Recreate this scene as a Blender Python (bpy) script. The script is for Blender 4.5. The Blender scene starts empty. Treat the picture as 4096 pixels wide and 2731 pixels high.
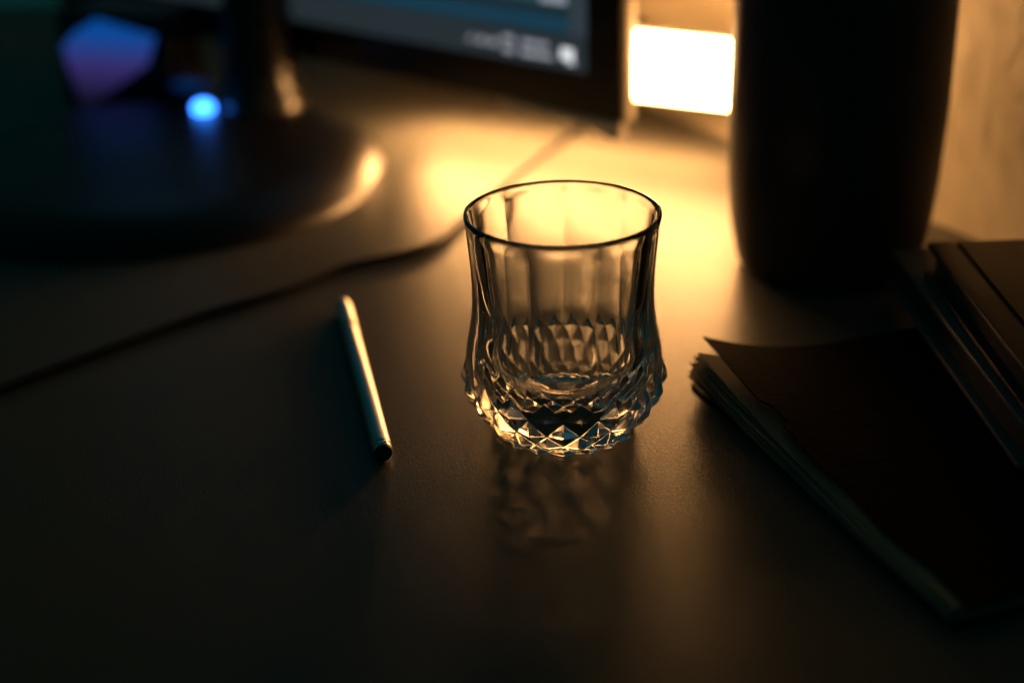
import bpy, bmesh, math, random
import numpy as np
from mathutils import Vector, Matrix

random.seed(7)
sc = bpy.context.scene
COL = sc.collection

# ------------------------------------------------------------------ camera
PITCH, ROLL, CAM_H, LENS = math.radians(24.9), math.radians(1.5), 0.2943, 50.0
FOCUS, FSTOP = 0.585, 2.8
PW, PH = 4096.0, 2731.0
FPX = PW * LENS / 36.0
CAM = Vector((0, 0, CAM_H))
FWD = Vector((0, math.cos(PITCH), -math.sin(PITCH)))
_r0 = Vector((1, 0, 0)); _u0 = _r0.cross(FWD)
RIGHT = _r0 * math.cos(ROLL) - _u0 * math.sin(ROLL)
UP = _u0 * math.cos(ROLL) + _r0 * math.sin(ROLL)
cd = bpy.data.cameras.new('camera'); cam = bpy.data.objects.new('camera', cd); COL.objects.link(cam)
cd.lens = LENS; cd.sensor_width = 36.0; cd.clip_start = 0.01; cd.clip_end = 50
cam.matrix_world = Matrix(((RIGHT.x, UP.x, -FWD.x, CAM.x), (RIGHT.y, UP.y, -FWD.y, CAM.y),
                           (RIGHT.z, UP.z, -FWD.z, CAM.z), (0, 0, 0, 1)))
cd.dof.use_dof = True; cd.dof.focus_distance = FOCUS; cd.dof.aperture_fstop = FSTOP
sc.camera = cam

# ------------------------------------------------------------------ world, exposure, engine
w = bpy.data.worlds.new('World'); sc.world = w; w.use_nodes = True
bg = w.node_tree.nodes['Background']
bg.inputs[0].default_value = (0.06, 0.58, 0.56, 1); bg.inputs[1].default_value = 0.042
vs = sc.view_settings
vs.view_transform = 'Standard'; vs.look = 'None'; vs.exposure = 0; vs.gamma = 1; vs.use_curve_mapping = False
cy = sc.cycles
cy.use_denoising = True
cy.max_bounces = 24; cy.transmission_bounces = 24; cy.glossy_bounces = 8; cy.diffuse_bounces = 4
cy.caustics_refractive = True; cy.caustics_reflective = True; cy.blur_glossy = 0.2
cy.sample_clamp_indirect = 12
LAMP_COL, LAMP_STR = (1.0, 0.465, 0.15), 70.0

def P(px, py, z=0.0):                       # the point where a pixel's ray meets the height z
    d = FWD + RIGHT * ((px - PW / 2) / FPX) - UP * ((py - PH / 2) / FPX)
    return CAM + d * ((z - CAM_H) / d.z)

# ------------------------------------------------------------------ helpers
def tag(o, label=None, cat=None, kind=None, group=None):
    if label: o['label'] = label
    if cat: o['category'] = cat
    if kind: o['kind'] = kind
    if group: o['group'] = group
    return o

def link(name, me, mat=None, parent=None, smooth=False):
    o = bpy.data.objects.new(name, me); COL.objects.link(o)
    if mat: me.materials.append(mat)
    if parent is not None: o.parent = parent
    if smooth:
        me.polygons.foreach_set('use_smooth', [True] * len(me.polygons))
    return o

def empty(name, loc, rz=0.0):
    o = bpy.data.objects.new(name, None); COL.objects.link(o)
    o.location = loc; o.rotation_euler = (0, 0, rz); o.empty_display_size = 0.01
    return o

def mesh(name, verts, faces):
    me = bpy.data.meshes.new(name); me.from_pydata([tuple(v) for v in verts], [], faces); me.update(); return me

def fix(me):
    bm = bmesh.new(); bm.from_mesh(me); bmesh.ops.recalc_face_normals(bm, faces=bm.faces); bm.to_mesh(me); bm.free()
    return me

def box(x0, x1, y0, y1, z0, z1, bev=0.0, seg=2, name='m'):
    bm = bmesh.new()
    vv = [bm.verts.new((x, y, z)) for x in (x0, x1) for y in (y0, y1) for z in (z0, z1)]
    for f in ((0, 1, 3, 2), (4, 6, 7, 5), (0, 4, 5, 1), (2, 3, 7, 6), (0, 2, 6, 4), (1, 5, 7, 3)):
        bm.faces.new([vv[i] for i in f])
    bmesh.ops.recalc_face_normals(bm, faces=bm.faces)
    if bev > 0:
        bmesh.ops.bevel(bm, geom=list(bm.edges), offset=bev, segments=seg, profile=0.5, affect='EDGES')
    me = bpy.data.meshes.new(name); bm.to_mesh(me); bm.free(); return me

def prism(poly, z0, z1, bev=0.0, name='m'):
    n = len(poly); bm = bmesh.new()
    a = [bm.verts.new((x, y, z0)) for x, y in poly]; b = [bm.verts.new((x, y, z1)) for x, y in poly]
    bm.faces.new(a[::-1]); bm.faces.new(b)
    for i in range(n): bm.faces.new((a[i], a[(i + 1) % n], b[(i + 1) % n], b[i]))
    bmesh.ops.recalc_face_normals(bm, faces=bm.faces)
    if bev > 0:
        bmesh.ops.bevel(bm, geom=list(bm.edges), offset=bev, segments=2, profile=0.5, affect='EDGES')
    me = bpy.data.meshes.new(name); bm.to_mesh(me); bm.free(); return me

def lathe(profile, seg=64, axis='Z', name='m', sub=1):
    """profile: (radius, height) pairs, turned about Z (or laid along Y)."""
    pts = [(max(r, 1e-5), h) for r, h in profile]
    vs_, fs = [], []
    for r, h in pts:
        for k in range(seg):
            a = 2 * math.pi * k / seg
            p = (r * math.cos(a), r * math.sin(a), h)
            if axis == 'Y': p = (p[0], p[2], p[1])
            if axis == 'X': p = (p[2], p[0], p[1])
            vs_.append(p)
    for i in range(len(pts) - 1):
        for k in range(seg):
            k2 = (k + 1) % seg
            fs.append((i * seg + k, i * seg + k2, (i + 1) * seg + k2, (i + 1) * seg + k))
    fs.append(tuple(range(seg - 1, -1, -1))); n0 = (len(pts) - 1) * seg
    fs.append(tuple(range(n0, n0 + seg)))
    me = mesh(name, vs_, fs)
    return fix(me)

def rounded(profile_pts, r=0.002, n=4):
    """round the inner corners of a lathe profile"""
    out = [profile_pts[0]]
    for i in range(1, len(profile_pts) - 1):
        p0, p1, p2 = (Vector(p) for p in profile_pts[i - 1:i + 2])
        d0, d2 = p0 - p1, p2 - p1
        q = min(r, d0.length * .45, d2.length * .45)
        a, b = p1 + d0.normalized() * q, p1 + d2.normalized() * q
        for k in range(n + 1):
            t = k / n
            out.append(tuple(a * (1 - t) ** 2 + p1 * 2 * t * (1 - t) + b * t * t))
    out.append(profile_pts[-1]); return out

def tube(path, r, seg=12, name='m'):
    pts = [Vector(p) for p in path]; vs_, fs = [], []
    for i, p in enumerate(pts):
        t = (pts[min(i + 1, len(pts) - 1)] - pts[max(i - 1, 0)]).normalized()
        s = t.cross(Vector((0, 0, 1))).normalized(); u = s.cross(t)
        for k in range(seg):
            a = 2 * math.pi * k / seg
            vs_.append(p + s * (r * math.cos(a)) + u * (r * math.sin(a)))
    for i in range(len(pts) - 1):
        for k in range(seg):
            k2 = (k + 1) % seg
            fs.append((i * seg + k, i * seg + k2, (i + 1) * seg + k2, (i + 1) * seg + k))
    fs.append(tuple(range(seg))); fs.append(tuple(range((len(pts) - 1) * seg, len(pts) * seg)))
    return fix(mesh(name, vs_, fs))

def auto_smooth(o, deg=35):
    me = o.data
    me.polygons.foreach_set('use_smooth', [True] * len(me.polygons))
    bm = bmesh.new(); bm.from_mesh(me)
    lim = math.radians(deg)
    for e in bm.edges:
        if len(e.link_faces) == 2: e.smooth = e.calc_face_angle(0) < lim
    bm.to_mesh(me); bm.free()
    return o

# ------------------------------------------------------------------ materials
def mat(name, col, rough=0.5, metal=0.0, spec=0.5, noise=None, bump=None, rvar=None, coat=0.0):
    """noise=(scale, amount, colour2), bump=(scale, strength, distance), rvar=(scale, lo, hi)"""
    m = bpy.data.materials.new(name); m.use_nodes = True
    nt = m.node_tree; N = nt.nodes; Lk = nt.links; b = N['Principled BSDF']
    b.inputs['Base Color'].default_value = (*col, 1); b.inputs['Roughness'].default_value = rough
    b.inputs['Metallic'].default_value = metal; b.inputs['Specular IOR Level'].default_value = spec
    b.inputs['Coat Weight'].default_value = coat
    tc = N.new('ShaderNodeTexCoord')
    def noise_node(scale, detail=5):
        n = N.new('ShaderNodeTexNoise'); n.inputs['Scale'].default_value = scale; n.inputs['Detail'].default_value = detail
        Lk.new(tc.outputs['Object'], n.inputs['Vector']); return n
    if noise:
        n = noise_node(noise[0]); mx = N.new('ShaderNodeMix'); mx.data_type = 'RGBA'
        rp = N.new('ShaderNodeMapRange'); rp.inputs['From Min'].default_value = .35; rp.inputs['From Max'].default_value = .65
        rp.inputs['To Max'].default_value = noise[1]
        Lk.new(n.outputs['Fac'], rp.inputs['Value']); Lk.new(rp.outputs[0], mx.inputs[0])
        mx.inputs[6].default_value = (*col, 1); mx.inputs[7].default_value = (*noise[2], 1)
        Lk.new(mx.outputs[2], b.inputs['Base Color'])
    if rvar:
        n = noise_node(rvar[0]); rp = N.new('ShaderNodeMapRange')
        rp.inputs['From Min'].default_value = .3; rp.inputs['From Max'].default_value = .7
        rp.inputs['To Min'].default_value = rvar[1]; rp.inputs['To Max'].default_value = rvar[2]
        Lk.new(n.outputs['Fac'], rp.inputs['Value']); Lk.new(rp.outputs[0], b.inputs['Roughness'])
    if bump:
        n = noise_node(bump[0], 3); bp = N.new('ShaderNodeBump')
        bp.inputs['Strength'].default_value = bump[1]; bp.inputs['Distance'].default_value = bump[2]
        Lk.new(n.outputs['Fac'], bp.inputs['Height']); Lk.new(bp.outputs[0], b.inputs['Normal'])
    return m

def glow(name, col, s):
    m = bpy.data.materials.new(name); m.use_nodes = True
    b = m.node_tree.nodes['Principled BSDF']
    b.inputs['Base Color'].default_value = (0.02, 0.02, 0.02, 1)
    b.inputs['Emission Color'].default_value = (*col, 1); b.inputs['Emission Strength'].default_value = s
    return m

M = {}
# desk: dark laminate with a fine leather-like grain
m = bpy.data.materials.new('desk_laminate'); m.use_nodes = True
N = m.node_tree.nodes; Lk = m.node_tree.links; b = N['Principled BSDF']
tc = N.new('ShaderNodeTexCoord')
vo = N.new('ShaderNodeTexVoronoi'); vo.inputs['Scale'].default_value = 1250; vo.feature = 'SMOOTH_F1'
no = N.new('ShaderNodeTexNoise'); no.inputs['Scale'].default_value = 2100; no.inputs['Detail'].default_value = 2
n2 = N.new('ShaderNodeTexNoise'); n2.inputs['Scale'].default_value = 14; n2.inputs['Detail'].default_value = 6
for n in (vo, no, n2): Lk.new(tc.outputs['Object'], n.inputs['Vector'])
ad = N.new('ShaderNodeMath'); ad.operation = 'ADD'
Lk.new(vo.outputs['Distance'], ad.inputs[0]); Lk.new(no.outputs['Fac'], ad.inputs[1])
bp = N.new('ShaderNodeBump'); bp.inputs['Strength'].default_value = 0.6; bp.inputs['Distance'].default_value = 0.00016
Lk.new(ad.outputs[0], bp.inputs['Height']); Lk.new(bp.outputs[0], b.inputs['Normal'])
rp = N.new('ShaderNodeMapRange'); rp.inputs['From Min'].default_value = .3; rp.inputs['From Max'].default_value = .7
rp.inputs['To Min'].default_value = .29; rp.inputs['To Max'].default_value = .34
Lk.new(n2.outputs['Fac'], rp.inputs['Value']); Lk.new(rp.outputs[0], b.inputs['Roughness'])
mx = N.new('ShaderNodeMix'); mx.data_type = 'RGBA'; Lk.new(n2.outputs['Fac'], mx.inputs[0])
mx.inputs[6].default_value = (.080, .081, .074, 1); mx.inputs[7].default_value = (.100, .100, .090, 1)
Lk.new(mx.outputs[2], b.inputs['Base Color'])
b.inputs['Specular IOR Level'].default_value = .12
M['desk'] = m

m = bpy.data.materials.new('clear_glass'); m.use_nodes = True
N = m.node_tree.nodes; Lk = m.node_tree.links; b = N['Principled BSDF']
b.inputs['Base Color'].default_value = (.985, .995, .985, 1); b.inputs['Transmission Weight'].default_value = 1
b.inputs['IOR'].default_value = 1.52; b.inputs['Roughness'].default_value = 0.0
M['glass'] = m

M['wall'] = mat('satin_wall_paint', (.74, .68, .54), .42, noise=(16, .7, (.46, .41, .31)), bump=(60, .35, .003), rvar=(11, .34, .55))
M['black_plastic'] = mat('black_plastic', (.012, .012, .013), .42, bump=(900, .1, .0004), rvar=(30, .36, .5))
M['gloss_black'] = mat('gloss_black', (.010, .010, .011), .27, rvar=(20, .22, .34))
M['stand'] = mat('stand_satin_black', (.003, .003, .004), .36, spec=.4, rvar=(20, .33, .40))
M['bezel'] = mat('bezel_black', (.010, .011, .012), .45, rvar=(25, .4, .5))
M['silver'] = mat('satin_pale_trim', (.62, .60, .56), .36, rvar=(60, .30, .42))
M['container'] = mat('black_satin_coating', (.010, .010, .010), .55, noise=(18, .6, (.018, .014, .012)), bump=(300, .12, .0006), rvar=(12, .48, .62))
M['pen_metal'] = mat('gunmetal', (.62, .60, .57), .33, metal=1.0)
M['pen_dark'] = mat('pen_end_black', (.02, .02, .02), .45)
M['chrome'] = mat('pen_ring', (.62, .60, .56), .16, metal=1.0)
M['cover_dark'] = mat('worn_black_cover', (.005, .005, .005), .8, spec=.03, noise=(60, .5, (.010, .008, .007)), bump=(260, .35, .0008), rvar=(40, .5, .75))
M['paper'] = mat('aged_paper', (.24, .21, .16), .9, spec=.2, noise=(35, .5, (.17, .145, .11)), bump=(400, .2, .0004))
M['book_brown'] = mat('brown_leather', (.060, .034, .022), .55, noise=(45, .6, (.038, .022, .015)), bump=(500, .3, .0006))
M['book_cloth'] = mat('grey_cloth_board', (.15, .145, .145), .5, noise=(300, .5, (.10, .10, .105)), bump=(1500, .3, .0003))
M['page_dark'] = mat('shaded_page_edges', (.035, .032, .028), .8, bump=(700, .3, .0005))  # pale page edges coloured dark for the shade between the boards
M['cable'] = mat('cable_rubber', (.014, .014, .014), .5)
M['lamp_glow'] = glow('lit_lamp_diffuser', LAMP_COL, LAMP_STR)
M['lamp_shell'] = mat('lamp_shell', (.03, .028, .026), .5)
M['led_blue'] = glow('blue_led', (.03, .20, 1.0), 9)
M['reflection_blue'] = glow('reflected_blue', (.0, .10, .45), .16)  # faint emission standing in for blue light mirrored by the stand base

# ------------------------------------------------------------------ the setting
WD = Vector((.471, -.882, 0)).normalized(); WN = Vector((WD.y, -WD.x, 0)) * -1; WA = Vector((.0922, 1.0565, 0)) + WN * .010   # WN points away from the desk
def on_wall(s): return WA + WD * s
pA, pB = on_wall(1.05), on_wall(-.50)
desk = link('desk', prism([(-.9, -.25), (pA.x, -.25), (pA.x, pA.y), (pB.x, pB.y), (-.9, pB.y)], -.03, 0), M['desk'])
tag(desk, 'dark desk top with a fine grained satin surface', 'desk', kind='structure')
q = [on_wall(-.52), on_wall(1.10), on_wall(1.10) + WN * .08, on_wall(-.52) + WN * .08]
wl = link('wall', prism([(p.x + WN.x * .0015, p.y + WN.y * .0015) for p in q], -.03, .75), M['wall'])
tag(wl, 'satin tan wall behind the desk lit gold by the lamp', 'wall', kind='structure')

# ------------------------------------------------------------------ the whisky tumbler
def make_tumbler():
    NP, SEG = 9, 720
    th = np.arange(SEG) * 2 * np.pi / SEG
    GH = .0974
    prof_z = [0, .004, .009, .014, .019, .024, .029, .035, .041, .048, .055, .063, .072, .080, .088, .0974]
    prof_r = [.0292, .0322, .0361, .0393, .0415, .0425, .0427, .0419, .0407, .0395, .0388, .0386, .0389, .0395, .0402, .0409]
    # smooth the profile
    zz = np.linspace(0, GH, 800); rr = np.interp(zz, prof_z, prof_r)
    k = np.hanning(61); k /= k.sum(); rr = np.convolve(np.pad(rr, 30, mode='reflect', reflect_type='odd'), k, 'valid')
    R = lambda z: np.interp(z, zz, rr)
    front = -math.pi / 2 - math.radians(3)                # middle of the panel that faces the viewer
    phi = (th - front + math.pi / NP) % (2 * math.pi / NP) - math.pi / NP      # angle from the middle of a panel
    ROW = np.array([.0305, .0220, .0134, .0062, .0004])    # heights of rows A B C D E
    T = lambda z: np.interp(-z, -ROW, np.arange(5.0))
    half = math.pi / 18
    def outer(z):
        # flat panels above, round below
        kk = np.clip((z - .0245) / .009, 0, 1); kk = kk * kk * (3 - 2 * kk)
        ktop = np.clip((GH - .0012 - z) / .006, 0, 1); ktop = .3 + .7 * ktop * ktop * (3 - 2 * ktop)
        c = np.cos(math.pi / NP) / np.cos(phi)
        # soften the panel edges
        flat = (c * 1.032) ** (.55 * kk * ktop)
        r = R(z) * flat
        t = T(z)
        if z < ROW[0]:
            best = np.zeros(SEG)
            for ci in (1, 2, 3, 4):
                off = half if ci % 2 == 1 else 0.0         # odd rows sit between the B angles
                a = np.abs(((th - front - off + half) % (2 * half)) - half) / half
                bb = abs(t - ci)
                e = .018
                hgt = 1 + 2 * e - np.sqrt(a * a + e * e) - math.sqrt(bb * bb + e * e)
                best = np.maximum(best, np.where(hgt > 0, hgt, 0))
            # hand-pressed softness in the grooves
            best = np.sqrt(best * best + .0006) - .0245
            r = r + .0024 * best * min(1.0, .55 + .45 * R(z) / .042)
        return r
    rings = []
    # rim, from the inner lip over to the outside
    def circ(rad, z): return np.stack([rad * np.cos(th), rad * np.sin(th), np.full(SEG, z)], 1)
    # bowl-shaped cavity, its walls thickening towards a heavy base
    BZ, BT, BR, BE = .0072, .0385, .0337, 2.0
    cav = [(BR * math.sin(a_), BT - (BT - BZ) * max(0.0, math.cos(a_)) ** (2 / BE)) for a_ in np.linspace(.002, math.pi / 2, 12)]
    cav += [(.0332, .050), (.0344, .063), (.0358, .076), (.0374, .089), (.0384, .0958)]
    cv = []
    for i_ in range(len(cav) - 1):
        p0, p1, p2, p3 = (np.array(cav[min(max(k_, 0), len(cav) - 1)]) for k_ in (i_ - 1, i_, i_ + 1, i_ + 2))
        for t_ in np.linspace(0, 1, 9, endpoint=False):
            cv.append(.5 * (2 * p1 + (p2 - p0) * t_ + (2 * p0 - 5 * p1 + 4 * p2 - p3) * t_ ** 2 + (3 * p1 - p0 - 3 * p2 + p3) * t_ ** 3))
    cv.append(np.array(cav[-1]))
    for r_, z_ in cv:
        wob = (.00006 * np.sin(3 * th + 40 * z_) + .00004 * np.sin(7 * th - 90 * z_)) * min(1, r_ / .02)
        rings.append(circ(np.maximum(r_ + wob, 1e-4), z_))
    ro = outer(GH - .0016); ri = np.full(SEG, .0384)
    for a in np.linspace(0, math.pi, 9)[1:-1]:
        mid, hw = (ro + ri) / 2, (ro - ri) / 2
        rings.append(circ(mid - hw * math.cos(a), GH - .0016 + .0016 * math.sin(a)))
    for z_ in np.linspace(GH - .0016, .0345, 90): rings.append(circ(outer(z_), z_))
    # pattern: 18 rings between neighbouring rows so that the grooves fall on vertices
    zs = []
    for i in range(4): zs += list(np.linspace(ROW[i], ROW[i + 1], 20, endpoint=False))
    zs.append(ROW[4])
    for z_ in zs: rings.append(circ(outer(z_), z_))
    last = outer(ROW[4])
    for f_, z_ in ((.992, .0002), (.975, 0.0), (.93, 0.0), (.89, .0003), (.86, .0010), (.7, .0014), (.4, .0017), (.1, .0018)):
        rings.append(circ(last * (f_ if f_ > .9 else 1) if f_ > .9 else np.full(SEG, .0292 * f_), z_))
    rings.append(circ(np.full(SEG, 1e-4), .0018))
    V = np.concatenate(rings); n = len(rings)
    i = np.arange(n - 1)[:, None]; j = np.arange(SEG)[None]; j2 = (j + 1) % SEG
    F = np.stack([i * SEG + j, i * SEG + j2, (i + 1) * SEG + j2, (i + 1) * SEG + j], -1).reshape(-1, 4)
    me = bpy.data.meshes.new('tumbler')
    me.vertices.add(len(V)); me.vertices.foreach_set('co', V.ravel())
    me.loops.add(F.size); me.polygons.add(len(F))
    me.loops.foreach_set('vertex_index', F.ravel().astype(np.int32))
    me.polygons.foreach_set('loop_start', np.arange(0, F.size, 4, dtype=np.int32))
    me.polygons.foreach_set('loop_total', np.full(len(F), 4, dtype=np.int32))
    me.update(calc_edges=True); me.validate()
    bm = bmesh.new(); bm.from_mesh(me)
    bmesh.ops.remove_doubles(bm, verts=[v for v in bm.verts if v.co.xy.length < 2e-4], dist=1e-3)
    bmesh.ops.recalc_face_normals(bm, faces=bm.faces); bm.to_mesh(me); bm.free()
    o = link('whisky_glass', me, M['glass'], smooth=True)
    p = P(2257, 1688); o.location = (p.x, p.y, .0003)
    tag(o, 'empty clear cut glass tumbler with flat upper panels and diamond facets on the dark desk', 'glass')
    return o
make_tumbler()

# ------------------------------------------------------------------ pen
def make_pen():
    a, b_ = P(1536, 1850), P(1372, 1235)
    d = b_ - a; L = d.length
    t = empty('pen', (a.x, a.y, 0), math.atan2(d.y, d.x) - math.pi / 2)
    tag(t, 'slim metallic pen lying on the desk beside the glass', 'pen')
    r = .0043
    def part(name, pr, m, sm=35):
        o = link(name, lathe(pr, 48, 'Y'), m, t); o.location.z = r; return auto_smooth(o, sm)
    part('barrel', rounded([(0, .0052), (r * .985, .0052), (r, .0075), (r * 1.0, .06), (r * .98, .1275), (r * .9, .1280), (0, .1280)], .0003), M['pen_metal'])
    part('collar', rounded([(0, .0010), (r * .93, .0010), (r * .99, .0022), (r * .99, .0042), (r * .90, .0050), (0, .0050)], .0004), M['chrome'])
    part('end_plug', rounded([(0, .0002), (r * .86, .0002), (r * .90, .0009), (0, .0009)], .0002), M['pen_dark'])
    part('joint', [(0, .1281), (r * .80, .1281), (r * .80, .1305), (0, .1305)], M['pen_dark'])
    part('cap', rounded([(0, .1306), (r * .96, .1306), (r * 1.02, .1320), (r * 1.0, .157), (r * .8, L - .003), (r * .45, L), (0, L)], .0012), M['pen_metal'])
make_pen()

# ------------------------------------------------------------------ monitor
def make_monitor():
    HB = .0487
    c = P(2482, 494, HB); l = P(1609, 313, HB); d = (c - l).normalized()
    ang = math.atan2(d.y, d.x)
    t = empty('monitor', (c.x, c.y, 0), ang)
    tag(t, 'dark computer monitor on a round stand, screen showing a dim window and taskbar', 'monitor')
    inv = Matrix.Translation(t.location) @ Matrix.Rotation(ang, 4, 'Z'); inv = inv.inverted()
    loc = lambda x, y, z=0: inv @ Vector((x, y, z))
    W_, TOP = .60, .415
    auto_smooth(link('front_panel', box(-W_, 0, 0, .0028, HB, TOP, .0008), M['bezel'], t))
    auto_smooth(link('chassis', box(-W_ - .0006, .0012, .0029, .0135, HB - .0010, TOP + .0006, .0012), M['silver'], t))
    auto_smooth(link('rear_housing', box(-.43, -.11, .0136, .055, .16, .385, .012, 4), M['black_plastic'], t))
    # light lip under the front edge, thickest at the corner
    pr = [(-.100, HB - .0012), (-.0005, HB - .0012), (-.0005, HB - .0105), (-.005, HB - .0120), (-.012, HB - .0100), (-.019, HB - .0066), (-.030, HB - .0056), (-.100, HB - .0026)]
    bm = bmesh.new()
    f_ = [bm.verts.new((x, -.0012, z)) for x, z in pr]; g_ = [bm.verts.new((x, .0075, z)) for x, z in pr]
    bm.faces.new(f_); bm.faces.new(g_[::-1])
    for i in range(len(pr)): bm.faces.new((f_[i], g_[i], g_[(i + 1) % len(pr)], f_[(i + 1) % len(pr)]))
    bmesh.ops.recalc_face_normals(bm, faces=bm.faces)
    bmesh.ops.bevel(bm, geom=[e for e in bm.edges], offset=.0007, segments=2, affect='EDGES')
    me = bpy.data.meshes.new('trim'); bm.to_mesh(me); bm.free()
    auto_smooth(link('bottom_trim', me, M['silver'], t))
    # the screen and what it shows
    sx1, sz0, sz1, sx0 = -.0256, HB + .0268, TOP - .016, -W_ + .02
    K = 1.19
    scr = link('screen', box(sx0, sx1, -.0005, -.0001, sz0, sz1), glow('screen_dark', (.10, .25, .34), .10), t)
    def flat(name, x0, x1, z0, z1, col, s, lay=1, skew=0):
        x0, x1, z0, z1 = x0 * K, x1 * K, z0 * K, z1 * K
        return link(name, box(sx1 + x0, sx1 + x1, -.0005 - .0003 * lay, -.0005 - .0003 * lay + .0002, sz0 + z0, sz0 + z1), glow(name + '_lit', col, s * 1.35), scr)
    flat('taskbar', -.50, 0, 0, .0175, (.22, .32, .38), .062)
    flat('window_edge', -.0115, 0, .0185, .20, (.25, .36, .45), .085)
    flat('blue_bar', -.45, -.012, .0195, .0265, (.04, .24, .42), .13)
    flat('list_row', -.45, -.012, .0335, .0385, (.10, .32, .42), .17)
    flat('list_row', -.030, -.013, .0335, .0385, (.55, .62, .72), .34, 2)
    flat('list_row', -.16, -.105, .0345, .0395, (.55, .62, .68), .26, 2)
    flat('list_row', -.45, -.012, .0505, .0545, (.22, .34, .42), .12)
    flat('list_row', -.45, -.012, .0665, .0715, (.10, .30, .42), .12)
    flat('unseen_screen_fill', -.46, -.03, .10, .26, (.05, .40, .60), .18, 2)  # unseen upper screen area, added to throw teal light on the desk
    flat('notification_icon', -.0165, -.0085, .0055, .0115, (.85, .88, .92), .75, 2)
    flat('notification_icon', -.0125, -.0075, .0035, .0055, (.85, .88, .92), .5, 2)
    # tray: two lines of clock text, language mark and icons, all unreadable strokes
    for line, (z0, n_) in enumerate(((.0098, 8), (.0040, 9))):
        for k in range(n_):
            wd = random.uniform(.0011, .0017); x0 = -.0435 + k * .0024
            flat('clock_stroke', x0, x0 + wd, z0, z0 + random.uniform(.0024, .0034), (.72, .74, .84), .46, 2)
    for z0 in (.0098, .0040):
        for k in range(3):
            x0 = -.0560 + k * .0026; flat('language_stroke', x0, x0 + .0016, z0, z0 + .0032, (.72, .74, .84), .44, 2)
    for k, x0 in enumerate((-.0660, -.0745, -.0825)):
        for q_ in range(3):
            flat('tray_icon', x0 + q_ * .0018, x0 + q_ * .0018 + .0011, .0065, .0065 + .0018 + .0012 * q_, (.72, .74, .84), (.50, .46, .26)[k], 2)
    # stand
    nb = loc(-.176, 1.020)
    neck = link('stand_neck', lathe(rounded([(0, .014), (.036, .014), (.027, .035), (.0235, .10), (.0235, .30), (0, .30)], .008), 64), M['gloss_black'], t); neck.location = (nb.x, nb.y, 0)
    auto_smooth(neck)
    ar = link('stand_bracket', box(-.235, -.195, .0555, nb.y + .01, .24, .295, .004), M['black_plastic'], t); auto_smooth(ar)
    bb = loc(-.238, .910)
    base = link('stand_base', lathe(rounded([(0, .0190), (.118, .0185), (.126, .0180), (.138, .0155), (.149, .0105), (.156, .0045), (.158, .0)], .006, 6), 160), M['stand'], t)
    base.location = (bb.x, bb.y, 0.0002); auto_smooth(base, 50)
    pl = P(812, 420, .024); p_ = loc(pl.x, pl.y)
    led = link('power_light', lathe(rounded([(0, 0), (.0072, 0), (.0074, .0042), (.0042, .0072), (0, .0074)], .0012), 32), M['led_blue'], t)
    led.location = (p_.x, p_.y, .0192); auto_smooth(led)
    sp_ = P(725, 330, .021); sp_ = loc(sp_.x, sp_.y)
    ls = link('blue_reflection', box(-.024, .024, -.011, .011, .0192, .0215, .001), M['reflection_blue'], t); ls.location = (sp_.x, sp_.y, 0); auto_smooth(ls)  # reflection on the glossy base, built as a faintly glowing bar
make_monitor()

# ------------------------------------------------------------------ lamp behind the monitor
def make_lamp():
    z = .0600; r = .0212
    a, b_ = P(2975, 308, z), P(2490, 256, z)
    ax = (b_ - a).normalized(); back = Vector((-ax.y, ax.x, 0));
    if back.y < 0: back = -back
    L = (b_ - a).length + .155
    rz = math.atan2(ax.y, ax.x)
    t = empty('lamp', (a.x, a.y, 0), rz)            # local x runs along the tube, away from the bright end
    tag(t, 'glowing cylinder lamp lying level behind the monitor edge', 'lamp')
    sgn = 1 if (Matrix.Rotation(rz, 3, 'Z') @ Vector((0, 1, 0))).dot(back) > 0 else -1
    o = link('diffuser', lathe(rounded([(0, 0), (r, 0), (r, L), (0, L)], .004, 6), 64, 'X'), M['lamp_glow'], t); o.location.z = z; auto_smooth(o, 50)
    vs_, fs = [], []
    n = 28; lim = math.radians(82)
    for rad in (r + .0012, r + .0032):
        for x in (.001, L):
            for k in range(n + 1):
                an = -lim + 2 * lim * k / n
                vs_.append((x, sgn * rad * math.cos(an), rad * math.sin(an)))
    m_ = n + 1
    for k in range(n):
        fs += [(k, k + 1, m_ + k + 1, m_ + k), (2 * m_ + k, 3 * m_ + k, 3 * m_ + k + 1, 2 * m_ + k + 1),
               (k, 2 * m_ + k, 2 * m_ + k + 1, k + 1), (m_ + k, m_ + k + 1, 3 * m_ + k + 1, 3 * m_ + k)]
    fs += [(0, m_, 3 * m_, 2 * m_), (n, 2 * m_ + n, 3 * m_ + n, m_ + n)]
    sh = link('rear_shell', fix(mesh('shell', vs_, fs)), M['lamp_shell'], t); sh.location.z = z; auto_smooth(sh, 40)
    cp = link('end_cap', lathe(rounded([(0, L + .0002), (r + .003, L + .0002), (r + .003, L + .012), (0, L + .012)], .002), 48, 'X'), M['lamp_shell'], t); cp.location.z = z; auto_smooth(cp)
    for x in (.035, .125):                          # arms that hold the shell on the wall
        p_ = a + ax * x; dist = (WA - p_).dot(WN) / back.dot(WN)
        br = link('wall_bracket', lathe([(.005, r + .0034), (.005, dist + .001)], 24, 'Y'), M['lamp_shell'], t)
        br.location = (x, 0, z)
        if sgn < 0: br.rotation_euler = (0, 0, math.pi)
        auto_smooth(br)
make_lamp()

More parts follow.
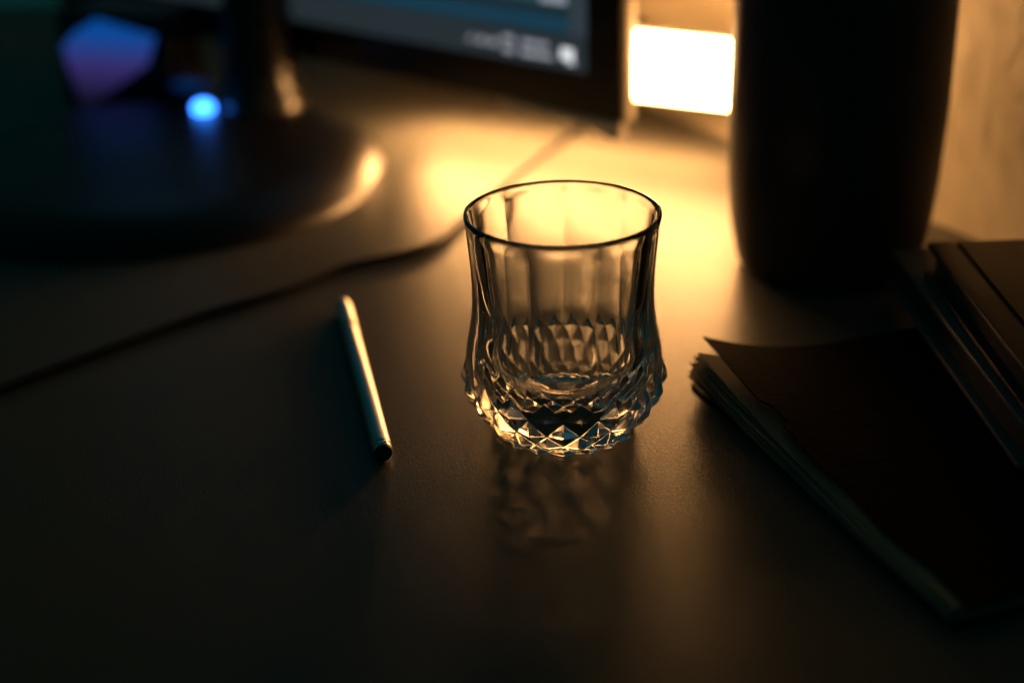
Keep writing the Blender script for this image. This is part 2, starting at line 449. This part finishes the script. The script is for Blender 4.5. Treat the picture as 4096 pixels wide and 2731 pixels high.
# ------------------------------------------------------------------ dark container on the right
def make_container():
    t = empty('canister', (.1735, .726, 0))
    tag(t, 'tall black rounded canister standing between the lamp and the books', 'canister')
    o = link('body', lathe(rounded([(0, .0003), (.0460, .0003), (.0490, .006), (.0530, .026), (.0553, .052), (.0565, .090), (.0558, .150), (.0540, .192), (0, .192)], .012, 6), 128), M['container'], t)
    auto_smooth(o, 50)
    l = link('lid', lathe(rounded([(0, .1922), (.0546, .1922), (.0550, .214), (.050, .219), (0, .220)], .003), 96), M['gloss_black'], t); auto_smooth(l, 40)
make_container()

# ------------------------------------------------------------------ worn notebook
def make_notebook():
    O = P(2786, 1536); E1 = (P(3380, 2085) - O).normalized(); E2 = Vector((-E1.y, E1.x, 0))
    if E2.x < 0: E2 = -E2
    ang = math.atan2(E2.y, E2.x)
    t = empty('notebook', (O.x, O.y, 0), ang)                 # local x across to the spine, local -y along the open edge
    tag(t, 'worn black notebook with its cover corner lifted and pages fanned, under the books', 'notebook')
    LN, WD_ = .200, .150
    def sheet(name, zf, x0, thick, m, nu=28, nv=24, x1=WD_, y0=0.0, y1=LN, edge=None):
        top, bot = [], []
        for i in range(nu + 1):
            y = y0 + (y1 - y0) * (i / nu)
            for j in range(nv + 1):
                xs = x0 + (edge(i / nu) if edge else 0)
                x = xs + (x1 - xs) * (j / nv) ** 1.3
                z = zf(x, y)
                top.append((x, -y, z + thick)); bot.append((x, -y, z))
        s = nv + 1; n_ = len(top); fs = []
        for i in range(nu):
            for j in range(nv):
                a = i * s + j
                fs += [(a, a + 1, a + s + 1, a + s), (n_ + a, n_ + a + s, n_ + a + s + 1, n_ + a + 1)]
        rim = [i for i in range(s)] + [i * s + nv for i in range(1, nu + 1)] + [nu * s + j for j in range(nv - 1, -1, -1)] + [i * s for i in range(nu - 1, 0, -1)]
        for k in range(len(rim)):
            a, b_ = rim[k], rim[(k + 1) % len(rim)]
            fs.append((a, n_ + a, n_ + b_, b_))
        o = link(name, fix(mesh(name, top + bot, fs)), m, t); auto_smooth(o, 40); return o
    def lift(x, y, h, lx, ly):
        return h * max(0, 1 - max(x, 0) / lx) ** 2.0 * max(0, 1 - y / ly) ** 1.6
    curl = lambda x, y: .0003 + .0045 * max(0, 1 - (abs(y - .062) / .018)) * max(0, 1 - x / .012) ** 1.5
    sheet('back_cover', curl, -.003, .0007, M['cover_dark'])
    NPG = 16
    for k in range(NPG):
        f = k / (NPG - 1)
        jit = random.uniform(-.0012, .0012)
        zf = lambda x, y, f=f: .0012 + .0058 * f + lift(x, y, .0015 + .0085 * f * f, .05, .14)
        wav = random.uniform(0, 6)
        sheet('page', zf, -.0050 * math.sin(math.pi * (f * .8 + .1)) + jit, .00022, M['paper'], 22, 14, WD_ - .004, .0015 + random.uniform(0, .0015), LN - .003,
              edge=lambda u, w_=wav: .0006 * math.sin(9 * u + w_))
    torn = lambda u: .0025 + .0012 * math.sin(23 * u) * u + (.0035 if .27 < u < .36 else 0)
    sheet('front_cover', lambda x, y: .0075 + lift(x, y, .0165, .075, .17), .0, .0008, M['cover_dark'], 60, 26, edge=torn)
    sp = link('spine', box(WD_ + .0002, WD_ + .002, -LN, 0, .0003, .0083, .0006), M['cover_dark'], t)
    return O
make_notebook()

# ------------------------------------------------------------------ books on the right
def make_book(name, label, far, near, z0, th, width, board, block, groove):
    """far/near: the two ends of its left edge; the book extends to the right of it"""
    d = (far - near); L = d.length; ang = math.atan2(d.y, d.x) - math.pi / 2
    t = empty(name, (near.x, near.y, z0), ang); tag(t, label, 'book', group='books stacked beside the canister')
    bt = .0030
    for nm, za in (('back_cover', 0), ('front_cover', th - bt)):
        if nm == 'front_cover' and groove:
            auto_smooth(link('hinge_strip', box(0, .0125, 0, L, za, za + bt, .0010), board, t))
            auto_smooth(link(nm, box(.0142, width, 0, L, za, za + bt, .0010), board, t))
            link('hinge_groove', box(.0122, .0145, .001, L - .001, za + .0002, za + bt - .0013), block, t)
        else:
            auto_smooth(link(nm, box(0, width, 0, L, za, za + bt, .0010), board, t))
    auto_smooth(link('page_block', box(.0045, width - .004, .003, L - .003, bt + .0001, th - bt - .0001, .0003), block, t))
    return t
zb = .0092
far, near = P(3549, 1148, zb), P(4066, 1880, zb)
make_book('hardcover_book', 'grey edged hardcover book under the brown book', far, near, zb, .0208, .088, M['book_cloth'], M['page_dark'], False)
z2 = zb + .0208 + .0003; th2 = .0175; zt = z2 + th2
f2, n2_ = P(3708, 965, zt), P(4096, 1466, zt)
dd = (f2 - n2_).normalized(); n2_ = f2 - dd * .175
make_book('hardcover_book', 'brown leather book with a hinge groove on top of the grey edged book', f2, n2_, z2, th2, .070, M['book_brown'], M['page_dark'], True)

# ------------------------------------------------------------------ cable
cp = [P(x, y) for x, y in ((2400, 470), (2300, 540), (2080, 690), (1848, 895), (1700, 1005), (1370, 1085), (1100, 1190), (766, 1290), (300, 1460), (-200, 1640), (-900, 1840), (-1700, 2100))]
def catmull(pts, n=14):
    out = []; p = [pts[0] * 2 - pts[1]] + pts + [pts[-1] * 2 - pts[-2]]
    for i in range(1, len(p) - 2):
        for k in range(n):
            t = k / n
            out.append(.5 * ((2 * p[i]) + (p[i + 1] - p[i - 1]) * t + (2 * p[i - 1] - 5 * p[i] + 4 * p[i + 1] - p[i + 2]) * t * t + (3 * p[i] - p[i - 1] - 3 * p[i + 1] + p[i + 2]) * t ** 3))
    out.append(pts[-1]); return out
cab = link('cable', tube([v + Vector((0, 0, .0024)) for v in catmull(cp)], .0023, 16), M['cable'], smooth=True)
tag(cab, 'thin black cable trailing across the desk past the round monitor stand', 'cable')

# ------------------------------------------------------------------ glowing speaker behind the monitor
def make_speaker():
    p = P(440, 480); t = empty('speaker', (p.x - .01, p.y + .03, 0), math.radians(-18))
    tag(t, 'small dark box with a blue and violet glowing front behind the monitor', 'speaker')
    m_ = bpy.data.materials.new('violet_panel'); m_.use_nodes = True
    N = m_.node_tree.nodes; Lk = m_.node_tree.links; b = N['Principled BSDF']
    tc = N.new('ShaderNodeTexCoord'); sp = N.new('ShaderNodeSeparateXYZ'); Lk.new(tc.outputs['Generated'], sp.inputs[0])
    cr = N.new('ShaderNodeValToRGB'); cr.color_ramp.elements[0].color = (.006, .006, .02, 1); cr.color_ramp.elements[0].position = .12
    cr.color_ramp.elements[1].color = (.004, .08, .38, 1); cr.color_ramp.elements[1].position = .85
    e = cr.color_ramp.elements.new(.5); e.color = (.045, .030, .17, 1)
    Lk.new(sp.outputs['Z'], cr.inputs[0]); Lk.new(cr.outputs[0], b.inputs['Emission Color'])
    b.inputs['Emission Strength'].default_value = 0.8; b.inputs['Base Color'].default_value = (.02, .02, .02, 1)
    fn = Matrix.Rotation(math.radians(-18), 3, 'Z') @ Vector((0, -1, 0)); iv = Matrix.Rotation(math.radians(18), 3, 'Z')
    poly = []
    for px, py in ((262, 215), (255, 185), (300, 130), (385, 78), (620, 148), (590, 260), (340, 440)):
        d = FWD + RIGHT * ((px - PW / 2) / FPX) - UP * ((py - PH / 2) / FPX)
        h = CAM + d * ((t.location - CAM).dot(fn) / d.dot(fn)); h = iv @ (h - t.location); poly.append((h.x, h.z))
    xs = [p_[0] for p_ in poly]; zs_ = [p_[1] for p_ in poly]
    auto_smooth(link('cabinet', box(min(xs) - .006, max(xs) + .006, .0006, .06, .0003, max(zs_) + .005, .004), M['black_plastic'], t))
    me = mesh('panel', [(x, y, z) for y in (-.0016, .0004) for x, z in poly],
              [tuple(range(7)), tuple(range(13, 6, -1))] + [(i, 7 + i, 7 + (i + 1) % 7, (i + 1) % 7) for i in range(7)])
    link('glowing_panel', fix(me), m_, t)
make_speaker()
